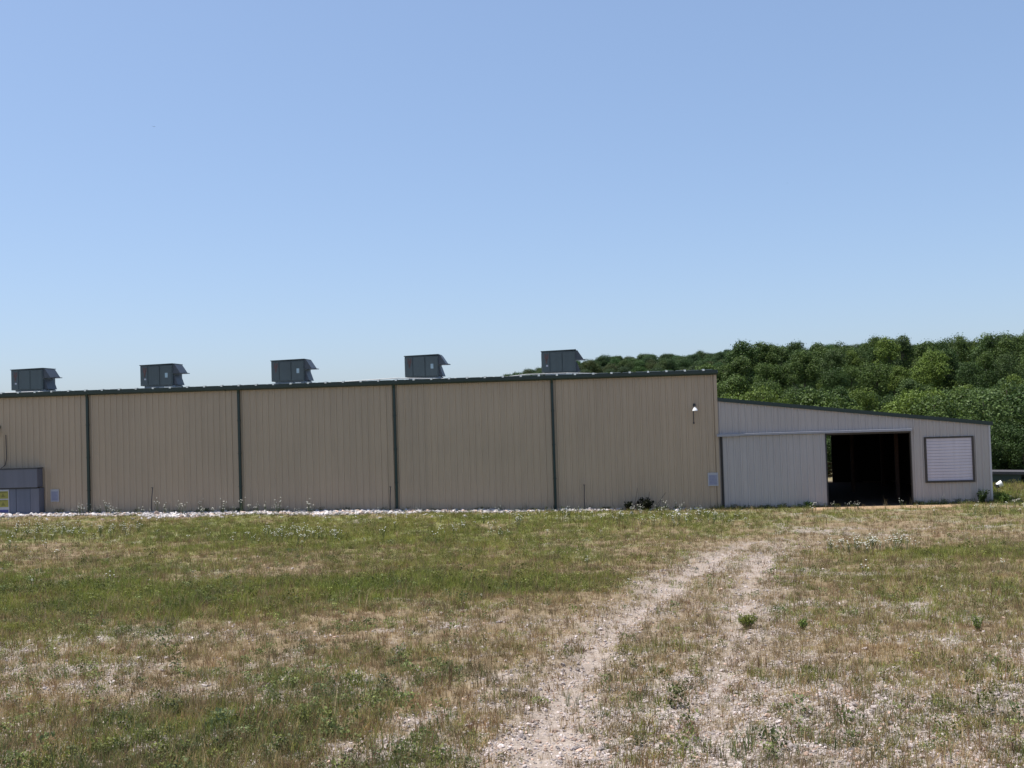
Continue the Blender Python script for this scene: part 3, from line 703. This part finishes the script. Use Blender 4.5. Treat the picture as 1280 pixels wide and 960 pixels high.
def place_word(a):
    x = 640+1300*a
    for lim, wd in ((900, 'behind the tall building'), (932, 'by the tall building corner'), (965, 'above the shed roof, high end'), (1000, 'above the left half of the sliding door'),
                    (1030, 'above the right half of the sliding door'), (1060, 'above the left door opening edge'), (1085, 'above the middle of the doorway'), (1112, 'above the dark post in the doorway'),
                    (1140, 'above the right doorway edge'), (1160, 'above the wall left of the roll-up door'), (1190, 'above the left half of the roll-up door'), (1217, 'above the right half of the roll-up door'),
                    (1240, 'above the shed right corner'), (1285, 'right of the shed at the frame edge')):
        if x < lim: return wd
    return 'past the right frame edge'
rowword = {'foot': 'bushy tree at the hill foot', 'understory': 'understory bush', 'low': 'tree low on the slope', 'mid': 'mid-slope tree',
           'upper': 'upper-slope tree', 'skyline': 'skyline tree', 'bank': 'near-bank bush', 'yard': 'bush close behind the shed'}
tree_list = []
for i, (a, Y, s_, pool, rw, col) in enumerate(spots):
    X = a*Y; z_ = float(ground_z(X, Y, False))
    tm, cm = (protos[rg.integers(len(protos))] if pool == 't' else shrubs[rg.integers(2)] if pool == 's' else open_top[rg.integers(2)])
    p = {'yard': [.8, .2, 0, 0], 'foot': [.15, .3, .45, .1], 'low': [.2, .4, .3, .1], 'bank': [.55, .3, .05, .1]}.get(rw, [.3, .42, .13, .15])
    kd = list(tints)[rg.choice(4, p=p)]
    nm = 'shrubby_tree' if pool == 's' else 'open_crowned_tree' if pool == 'o' else 'broadleaf_tree'
    lab = f"{tints[kd][0]} {'sparse ' if pool=='o' else ''}{rowword[rw]}, {place_word(a)}"
    e = empty(nm, (X, Y, z_-0.2), rg.uniform(0, 6.28), lab, 'tree', 'trees on the wooded hill')
    tree_list.append((lab, a, Y, e))
    wd_ = rg.uniform(.78, 1.1)*(1 if rw not in ('upper', 'skyline', 'mid') else .92); e.scale = (s_*wd_, s_*wd_*rg.uniform(.9, 1.1), s_)
    link('trunk', tm, e); o = link('crown', cm, e)
    c_ = np.array(tints[kd][1])*rg.uniform(.88, 1.12); o.color = (*c_, 1)

byl = {}
for tr_ in tree_list: byl.setdefault(tr_[0], []).append(tr_)
for lab, L_ in byl.items():                                  # look-alikes side by side: say which one by its order
    L_.sort(key=lambda q: q[1])
    if len(L_) > 1:
        for q, wd in zip(L_, {2: ['left one', 'right one'], 3: ['leftmost', 'middle one', 'rightmost']}.get(len(L_), [f'{k} from left' for k in ('first', 'second', 'third', 'fourth', 'fifth', 'sixth')])):
            q[3]['label'] = lab + ', ' + wd

# ---- scatter with geometry nodes
def gn_scatter(name, P, sources, scale, rot, tint, kind='stuff', label=None, cat=None, tilt=0.0, col=None, pick=None):
    """P (n,3) points; sources: meshes; one instance per point"""
    me = bpy.data.meshes.new(name); me.vertices.add(len(P)); me.vertices.foreach_set('co', np.asarray(P, np.float32).ravel())
    def attr(nm, typ, data):
        a = me.attributes.new(nm, typ, 'POINT'); key = {'FLOAT': 'value', 'INT': 'value', 'FLOAT_VECTOR': 'vector', 'FLOAT_COLOR': 'color'}[typ]
        a.data.foreach_set(key, np.ascontiguousarray(data).ravel())
    attr('i_scale', 'FLOAT_VECTOR', np.asarray(scale, np.float32)); attr('i_rot', 'FLOAT_VECTOR', np.asarray(rot, np.float32))
    attr('tint', 'FLOAT_COLOR', np.concatenate([tint, np.ones((len(P), 1))], 1).astype(np.float32))
    attr('i_pick', 'INT', (rng.integers(0, len(sources), len(P)) if pick is None else pick).astype(np.int32))
    me.update()
    o = bpy.data.objects.new(name, me); C.objects.link(o)
    coll = bpy.data.collections.new(name+'_pieces')
    for k, s_ in enumerate(sources):
        so_ = bpy.data.objects.new(f'{name}_piece_{k:02d}', s_); coll.objects.link(so_)
    gt = bpy.data.node_groups.new(name, 'GeometryNodeTree')
    gt.interface.new_socket('Geometry', in_out='INPUT', socket_type='NodeSocketGeometry'); gt.interface.new_socket('Geometry', in_out='OUTPUT', socket_type='NodeSocketGeometry')
    n = gt.nodes; i_ = n.new('NodeGroupInput'); o_ = n.new('NodeGroupOutput')
    m2p = n.new('GeometryNodeMeshToPoints'); ci = n.new('GeometryNodeCollectionInfo'); ci.inputs['Collection'].default_value = coll
    ci.inputs['Separate Children'].default_value = True; ci.inputs['Reset Children'].default_value = True
    iop = n.new('GeometryNodeInstanceOnPoints'); iop.inputs['Pick Instance'].default_value = True
    def na(nm, ty):
        a = n.new('GeometryNodeInputNamedAttribute'); a.data_type = ty; a.inputs['Name'].default_value = nm; return a.outputs[0]
    e2r = n.new('FunctionNodeEulerToRotation'); L_ = gt.links.new
    L_(i_.outputs[0], m2p.inputs['Mesh']); L_(m2p.outputs[0], iop.inputs['Points']); L_(ci.outputs[0], iop.inputs['Instance'])
    L_(na('i_pick', 'INT'), iop.inputs['Instance Index']); L_(na('i_scale', 'FLOAT_VECTOR'), iop.inputs['Scale'])
    L_(na('i_rot', 'FLOAT_VECTOR'), e2r.inputs[0]); L_(e2r.outputs[0], iop.inputs['Rotation']); L_(iop.outputs[0], o_.inputs[0])
    md = o.modifiers.new('scatter', 'NODES'); md.node_group = gt
    if sources[0].materials: me.materials.append(sources[0].materials[0])
    return tag(o, label, cat, None, kind)

LEAFF = leafmat('hazed_far_leaves', (0.06, 0.10, 0.035), False, 0.3, 'tint')  # slightly bluer leaf colour carries the haze of distance
far_src = []
for k in (0, 2, 5):
    c_ = protos[k][1].copy(); c_.materials.clear(); c_.materials.append(LEAFF); far_src.append(c_)
rf_ = np.random.default_rng(5); n = 4200
a = rf_.uniform(-0.9, 0.75, n); Y = rf_.uniform(330, 520, n); keep = (a > -0.95); a, Y = a[keep], Y[keep]; X = a*Y
ex = rf_.uniform(.62, 1.5, 90); eY = rf_.uniform(130, 300, 90)                 # woods going on to the right of the frame
X = np.concatenate([X, ex*eY]); Y = np.concatenate([Y, eY])
Z = ground_z(X, Y, False)-.3; s_ = rf_.uniform(.5, .85, len(X)); s_[-90:] *= 1.4
gn_scatter('far_woodland', np.stack([X, Y, Z], -1), far_src, np.stack([s_, s_, s_], -1), np.stack([0*X, 0*X, rf_.uniform(0, 6.28, len(X))], -1),
           np.stack([rf_.uniform(.7, 1.15, len(X)), rf_.uniform(.8, 1.1, len(X)), rf_.uniform(.8, 1.2, len(X))], -1), label='dense far woodland along the ridge behind the buildings', cat='woodland')

# ---- grass
GRASS = leafmat('grass_blades', (1, 1, 1), False, 0.3, 'tint')
def tuft(seed, n, h, spread, width, lean=0.5, segs=2):
    rg = np.random.default_rng(seed); V = []; F = []
    for i in range(n):
        th = rg.uniform(0, 6.28); r_ = spread*np.sqrt(rg.random()); x, y = r_*np.cos(th), r_*np.sin(th)
        d = rg.uniform(0, 6.28); ln = lean*rg.uniform(.2, 1.2); hh = h*rg.uniform(.45, 1.1); w_ = width*rg.uniform(.7, 1.3); wd = rg.uniform(0, 6.28)
        wx_, wy_ = np.cos(wd)*w_/2, np.sin(wd)*w_/2; b0 = len(V)
        for k in range(segs+1):
            u = k/segs; px, py, pz = x+np.cos(d)*ln*hh*u*u, y+np.sin(d)*ln*hh*u*u, hh*(u-0.25*ln*u*u); tp = 1-u*0.85
            V += [(px-wx_*tp, py-wy_*tp, pz), (px+wx_*tp, py+wy_*tp, pz)]
        for k in range(segs): F.append((b0+2*k, b0+2*k+1, b0+2*k+3, b0+2*k+2))
    return fast_mesh('tuft', V, F, GRASS)
def broad(seed, n, h, spread):
    rg = np.random.default_rng(seed); P = np.stack([rg.normal(0, spread*.5, n), rg.normal(0, spread*.5, n), rg.uniform(.01, h, n)], -1)
    V, F = leaf_quads(P, 0.017, rg, 1.0); return fast_mesh('weed', V, F, GRASS)
tufts = [tuft(1, 16, .15, .12, .010), tuft(2, 14, .20, .10, .008, .6), tuft(3, 20, .10, .15, .011, .8), tuft(4, 9, .30, .07, .006, .3, 3), broad(5, 60, .10, .14), broad(6, 60, .16, .09)]
def sample(n, Y0, Y1, power=1.0, amin=-0.60, amax=0.62):
    Y = Y0*(Y1/Y0)**(rng.random(n)**power) if Y0 > 0 else rng.uniform(Y0, Y1, n)
    X = rng.uniform(amin, amax, n)*(Y+2)
    return X, Y
def free(X, Y, gap=0.03):
    s, t = to_local(X, Y); return ~((t > -gap) & (s > -43) & (s < SW+.1) & (t < 31))
def patch_tint(X, Y, g):
    n = len(X); isg = rng.random(n) < np.clip(g*1.15, 0.06, 0.88)
    hue = fbm(X, Y, 3.0, 3, 31)[:, None]; r_ = rng.random((n, 1))
    green = np.array([.185, .23, .055])*(1-hue) + np.array([.29, .285, .085])*hue
    gg = np.array([.13, .165, .095])                                  # grey-green weeds near the camera
    k = (sm((20-Y)/6.0)*0.6)[:, None]*(rng.random((n, 1)) < .5)
    green = green*(1-k)+gg*k
    dryc = np.array([.22, .16, .095])*(1-r_) + np.array([.43, .34, .21])*r_
    red = (rng.random((n, 1)) < 0.22); dryc = np.where(red, np.array([.24, .15, .10]), dryc)
    return np.where(isg[:, None], green, dryc)*rng.uniform(.55, 1.25, (n, 1)), isg
def grass_layer(name, n, Y0, Y1, label, hs=1.0, amin=-.60, amax=.62):
    X, Y = sample(n, Y0, Y1, 1.0, amin, amax); ok = free(X, Y); X, Y = X[ok], Y[ok]
    g, gr, rut = cover(X, Y); st = strip_mask(X, Y); dm = dirt_mask(X, Y)
    p = (0.35+0.70*g)*(1-0.80*gr)*(1-0.93*rut)*(1-.97*st)*(1-.9*dm)
    ok = rng.random(len(X)) < np.clip(p, 0, 1); X, Y, g = X[ok], Y[ok], g[ok]
    col, isg = patch_tint(X, Y, g)
    Z = ground_z(X, Y)-.005; m_ = len(X)
    dry_l = sm((30-Y)/12)[:, None]*(~isg)[:, None]; col = col*(1+.10*dry_l)
    s_ = rng.uniform(.5, 1.2, m_)*hs*(0.72+.5*g)*np.where(rng.random(m_) < .03, 1.6, 1)
    pick = np.where(isg, rng.choice([0, 0, 1, 2, 2, 3, 1, 2, 0, 1, 5], m_), rng.choice([0, 1, 2, 3, 3, 1], m_))
    col = np.where((pick >= 4)[:, None], col*.6, col)
    return gn_scatter(name, np.stack([X, Y, Z], -1), tufts, np.stack([s_*1.1, s_*1.1, s_*rng.uniform(.7, 1.3, m_)], -1),
                      np.stack([rng.normal(0, .08, m_), rng.normal(0, .08, m_), rng.uniform(0, 6.28, m_)], -1), col, label=label, cat='grass', pick=pick)
grass_layer('field_grass', 260000, 9, 50, 'short patchy green and dry grass over the field')
grass_layer('far_field_grass', 26000, 48, 88, 'grass beyond the shed on the right', 1.3, .36, .62)
# low broad-leaved weeds in loose groups, darker than the grass
X, Y = sample(60000, 9.5, 46); ok = free(X, Y, .2); X, Y = X[ok], Y[ok]
cl = fbm(X, Y, 1.1, 3, 61); cl2 = fbm(X, Y, 5.0, 2, 62); g, gr, rut = cover(X, Y)
ok = rng.random(len(X)) < np.clip((sm((cl-.50)/.16)*.30*sm((cl2-.35)/.25)+.025)*(.28+.6*sm((1-X)/5))*(1-.95*rut)*(1-.5*sm((Y-26)/8)), 0, 1); X, Y = X[ok], Y[ok]; n = len(X)
sc_ = rng.uniform(.5, 1.35, n)*(1+.25*sm((18-Y)/6)); dk = rng.random((n, 1))
gn_scatter('low_weeds', np.stack([X, Y, ground_z(X, Y)-.01], -1), [tufts[4], tufts[5], tufts[1], tufts[0]], np.stack([sc_, sc_, sc_*rng.uniform(.7, 1.5, n)], -1), np.stack([rng.normal(0, .1, n), rng.normal(0, .1, n), rng.uniform(0, 6.28, n)], -1),
           (np.array([.11, .145, .07])*(1-dk)+np.array([.20, .235, .08])*dk)*rng.uniform(.7, 1.2, (n, 1)), label='low leafy weeds growing in loose groups in the field', cat='weeds')

# fringe of weeds at foot of walls
n = 1500
s_ = rng.uniform(-40, SW+0.6, n); t_ = -rng.gamma(1.2, .12, n)-.07
kk = np.where(s_ < -0.3, rng.random(n) < .25, (rng.random(n) < .75) & ~((s_ > 4.9) & (s_ < 8.8)))
s_, t_ = s_[kk], t_[kk]; XY = np.array([W(a_, b_)[:2] for a_, b_ in zip(s_, t_)]); X, Y = XY[:, 0], XY[:, 1]; n = len(X)
sc_ = rng.uniform(.8, 1.6, n)
gn_scatter('wall_foot_weeds', np.stack([X, Y, ground_z(X, Y)], -1), tufts, np.stack([sc_]*3, -1), np.stack([0*X, 0*X, rng.uniform(0, 6, n)], -1),
           np.array([.07, .10, .03])*rng.uniform(.6, 1.3, (n, 1)), label='dark green weeds along the foot of the walls', cat='weeds')

# ---- stones
STONE, t, b = nodes('limestone')
at = N(t, 'ShaderNodeAttribute', attribute_name='tint', attribute_type='INSTANCER'); geo = N(t, 'ShaderNodeNewGeometry')
nn = N(t, 'ShaderNodeTexNoise', Scale=30.0, Detail=4.0); t.links.new(geo.outputs['Position'], nn.inputs['Vector'])
t.links.new(mix(t, at.outputs['Color'], ramp(t, nn.outputs[0], [(.3, (.75,)*3), (.7, (1.1,)*3)]), 1.0, 'MULTIPLY'), b.inputs['Base Color']); b.inputs['Roughness'].default_value = .85
def stone_mesh(seed, flat):
    rg = np.random.default_rng(seed); bm = bmesh.new(); bmesh.ops.create_icosphere(bm, subdivisions=1, radius=1)
    sx, sy2 = rg.uniform(.8, 1.3), rg.uniform(.6, 1.0)
    for v in bm.verts: v.co = Vector((v.co.x*sx, v.co.y*sy2, v.co.z*flat))*float(rg.uniform(.7, 1.15))
    me = bpy.data.meshes.new('stone'); bm.to_mesh(me); bm.free(); me.materials.append(STONE); return me
stones = [stone_mesh(k, rng.uniform(.35, .8)) for k in range(7)]
def stone_layer(name, X, Y, size, tint, label):
    n = len(X); sz_ = size[:, None]*np.ones(3)
    return gn_scatter(name, np.stack([X, Y, ground_z(X, Y)+size*.2], -1), stones, sz_, np.stack([rng.normal(0, .35, n), rng.normal(0, .35, n), rng.uniform(0, 6.28, n)], -1), tint, label=label, cat='gravel')
def stone_tint(n, base, lo=.55, hi=1.35):
    c_ = np.array(base)*rng.uniform(lo, hi, (n, 1)); warm = rng.random((n, 1)) < .22
    return np.clip(np.where(warm, c_*np.array([1.0, .82, .68]), c_), 0, .8)
X, Y = sample(300000, 9, 46); ok = free(X, Y, .1); X, Y = X[ok], Y[ok]; g, gr, rut = cover(X, Y)
p = np.clip(gr*.95+rut*.3-.12, 0.02, .8)*(1-.3*g); ok = rng.random(len(X)) < p; X, Y = X[ok], Y[ok]; n = len(X)
size = 0.007+rng.gamma(1.3, .0070, n); size = np.clip(size, .006, .055)
stone_layer('loose_gravel', X, Y, size, stone_tint(n, (.43, .365, .335), .45, 1.45), 'loose pale gravel scattered over the field and wheel tracks')
n = 30000; s_ = rng.uniform(-42, -0.3, n); t_ = rng.uniform(-3.4, -.06, n)
XY = np.stack([BX+cy_*s_-sy_*t_, BY+sy_*s_+cy_*t_], -1); X, Y = XY[:, 0], XY[:, 1]; mk = strip_mask(X, Y)
ok = rng.random(n) < mk*np.where(s_ < -14, .8, .5)*sm((fbm(s_, t_, 1.1, 3, 77)-.12)/.22)+.012; X, Y = X[ok], Y[ok]; n = len(X)
stone_layer('white_stone_strip', X, Y, np.clip(.025+rng.gamma(2, .022, n), .03, .15), stone_tint(n, (.50, .465, .455), .5, 1.45), 'strip of white stones along the foot of the tan wall')

# ---- white wildflowers
FLOWER, t, b = nodes('flower_heads'); b.inputs['Base Color'].default_value = (.62, .60, .50, 1); b.inputs['Roughness'].default_value = .8
STEM = plain('flower_stem', (.07, .10, .035), .8)
def flower(seed, h, heads):
    rg = np.random.default_rng(seed); m = MB(); nf = []
    for i in range(heads):
        x, y, z_ = rg.normal(0, .06), rg.normal(0, .06), h*rg.uniform(.7, 1.05)
        m.tube([(x*.2, y*.2, 0), (x*.6, y*.6, z_*.6), (x, y, z_)], .004, 3); nf.append((x, y, z_))
    ns = len(m.f)
    for x, y, z_ in nf: m.lathe([(0.001, .012), (.014, .006), (.018, -.003), (.001, -.012)], 7, (x, y, z_))
    me = m.mesh('flower'); me.materials.append(STEM); me.materials.append(FLOWER)
    for i, p in enumerate(me.polygons): p.material_index = 0 if i < ns else 1
    return me
flowers = [flower(k, .30, 4) for k in range(2)] + [flower(k+5, .45, 5) for k in range(2)]
X, Y = sample(40000, 11, 50); ok = free(X, Y, .1); X, Y = X[ok], Y[ok]; fl = fbm(X, Y, 4.0, 3, 51)
p = sm((Y-32)/12)*sm((fl-.52)/.2)*.09 + .10*sm((Y-40)/5)*sm((fl-.44)/.15)*sm((X+6)/8) + .6*blob(X, Y, 10.6, 31.2, 1.5, .9) + .8*blob(X, Y, -17.5, 41.5, 3.0, 1.8)*.35 + .5*blob(X, Y, -8.5, 38, 3, 2)*.3 + .0015*(Y > 22)
g, gr, rut = cover(X, Y); ok = rng.random(len(X)) < p*(1-rut); X, Y = X[ok], Y[ok]
s_ = rng.uniform(-31, -19, 50); t_ = rng.uniform(-1.6, -.3, 50)
X = np.concatenate([X, BX+cy_*s_-sy_*t_]); Y = np.concatenate([Y, BY+sy_*s_+cy_*t_]); n = len(X); sc_ = rng.uniform(.5, 1.3, n); sc_[-50:] *= 1.3
gn_scatter('wildflowers', np.stack([X, Y, ground_z(X, Y)], -1), flowers, np.stack([sc_]*3, -1), np.stack([rng.normal(0, .1, n), rng.normal(0, .1, n), rng.uniform(0, 6.28, n)], -1), np.ones((n, 3)), label='tiny white wildflowers on thin stems', cat='wildflowers')

# ---- single weeds one can point to
WEED = leafmat('weed_leaves', (.13, .17, .05), True, .3)
def clump(name, x, y, h, r_, n, label, tint=(1, 1, 1), stems=10, leaf=.05, cat='weed'):
    rg = np.random.default_rng(int(abs(x*100+y*10))); z_ = float(ground_z(x, y)); e = empty(name, (x, y, z_), 0, label, cat)
    m = MB(); tips = []
    for i in range(stems):
        th = rg.uniform(0, 6.28); rr = r_*rg.uniform(.2, 1); hh = h*rg.uniform(.55, 1.05)
        tip = (rr*math.cos(th), rr*math.sin(th), hh); m.tube([(tip[0]*.15, tip[1]*.15, -.03), (tip[0]*.5, tip[1]*.5, hh*.6), tip], .006, 4, .002); tips.append(tip)
    m.build('stems', STEM, e)
    tips = np.array(tips); k = rg.integers(0, len(tips), n); u = rg.uniform(.12, 1, n)[:, None]
    P = tips[k]*np.concatenate([u*.9, u*.9, u], 1) + rg.normal(0, r_*.10, (n, 3)); P[:, 2] = np.abs(P[:, 2])
    V, F = leaf_quads(P, leaf, rg, .6); o = link('leaves', fast_mesh('leaves', V, F, WEED), e); o.color = (*tint, 1)
clump('weed_clump', 4.2, 19.3, .30, .22, 1200, 'bushy yellow-green weed standing in the right wheel track', (1.45, 1.25, 1.0), 22, .016)
clump('weed_clump', 5.15, 19.0, .20, .14, 550, 'small dark green weed to the right of the right wheel track', (1.2, 1.3, 1.2), 14, .015)
clump('weed_clump', 8.1, 18.5, .30, .12, 380, 'thin tall weed in the dry grass right of the tracks', (1.1, 1.2, 1.0), 10, .014)
bx_, by_, _ = W(-3.45, -0.45); clump('dead_bush', bx_, by_, .55, .45, 1100, 'dark twiggy bush against the tan wall, right of the rightmost downspout', (.10, .10, .14), 22, .055, 'bush')
bx_, by_, _ = W(-4.25, -0.45); clump('dead_bush', bx_, by_, .42, .25, 420, 'smaller dark weedy bush at left of the twiggy bush', (.14, .14, .18), 12, .05, 'bush')
m = MB()
o_e = [o for o in C.objects if o.name == 'dead_bush'][0]
for dx, dz, dx0 in ((.95, .80, .3), (-.35, 1.05, -.6), (.2, .85, .0), (.8, .62, .5)): m.tube([(dx0, 0, 0), ((dx+dx0)/2, 0, dz*.45), (dx, -.02, dz)], .014, 4, .008)
m.build('dead_stalks', DARKT, o_e)
bx_, by_, _ = W(11.75, -.35); clump('leafy_weed', bx_, by_, .62, .35, 1100, 'dark leafy weed against the shed wall below the roll-up door', (.25, .35, .36), 14, .035)
bx_, by_, _ = W(12.75, -.25); clump('leafy_weed', bx_, by_, .5, .38, 1500, 'bright green weed at the right corner of the shed', (.8, .95, .7), 18, .03)
bx_, by_, _ = W(4.0, -.35); clump('leafy_weed', bx_, by_, .28, .25, 240, 'low weed at the foot of the sliding door', (.6, .8, .8), 8, .04)

# ---- two far birds
def bird(loc, span, rz, label):
    e = empty('bird', loc, rz, label, 'bird'); k = span
    MB().lathe([(0.001, -.20*k), (.035*k, -.12*k), (.05*k, 0), (.035*k, .12*k), (.012*k, .2*k)], 8).build('body', DARKT, e).rotation_euler = (R(90), 0, 0)
    for sd_ in (-1, 1):
        MB().poly([(0, .07*k, .02*k), (sd_*.25*k, .08*k, .09*k), (sd_*.5*k, -.03*k, .04*k), (sd_*.25*k, -.05*k, .08*k), (0, -.06*k, .02*k),
                   (0, .07*k, .0*k), (sd_*.25*k, .08*k, .075*k), (sd_*.5*k, -.03*k, .035*k), (sd_*.25*k, -.05*k, .065*k), (0, -.06*k, 0)],
                  [(0, 1, 3, 4), (1, 2, 3), (9, 8, 6, 5), (8, 7, 6), (0, 5, 6, 1), (1, 6, 7, 2), (2, 7, 8, 3), (3, 8, 9, 4)]).build('wing', DARKT, e)
bird((-37.3, 110, 36.4), .42, .3, 'tiny dark bird high in the sky above the left part of the building')
bird((29.9, 110, 28.3), .20, 1.0, 'faint smaller bird speck in the sky above the shed side')
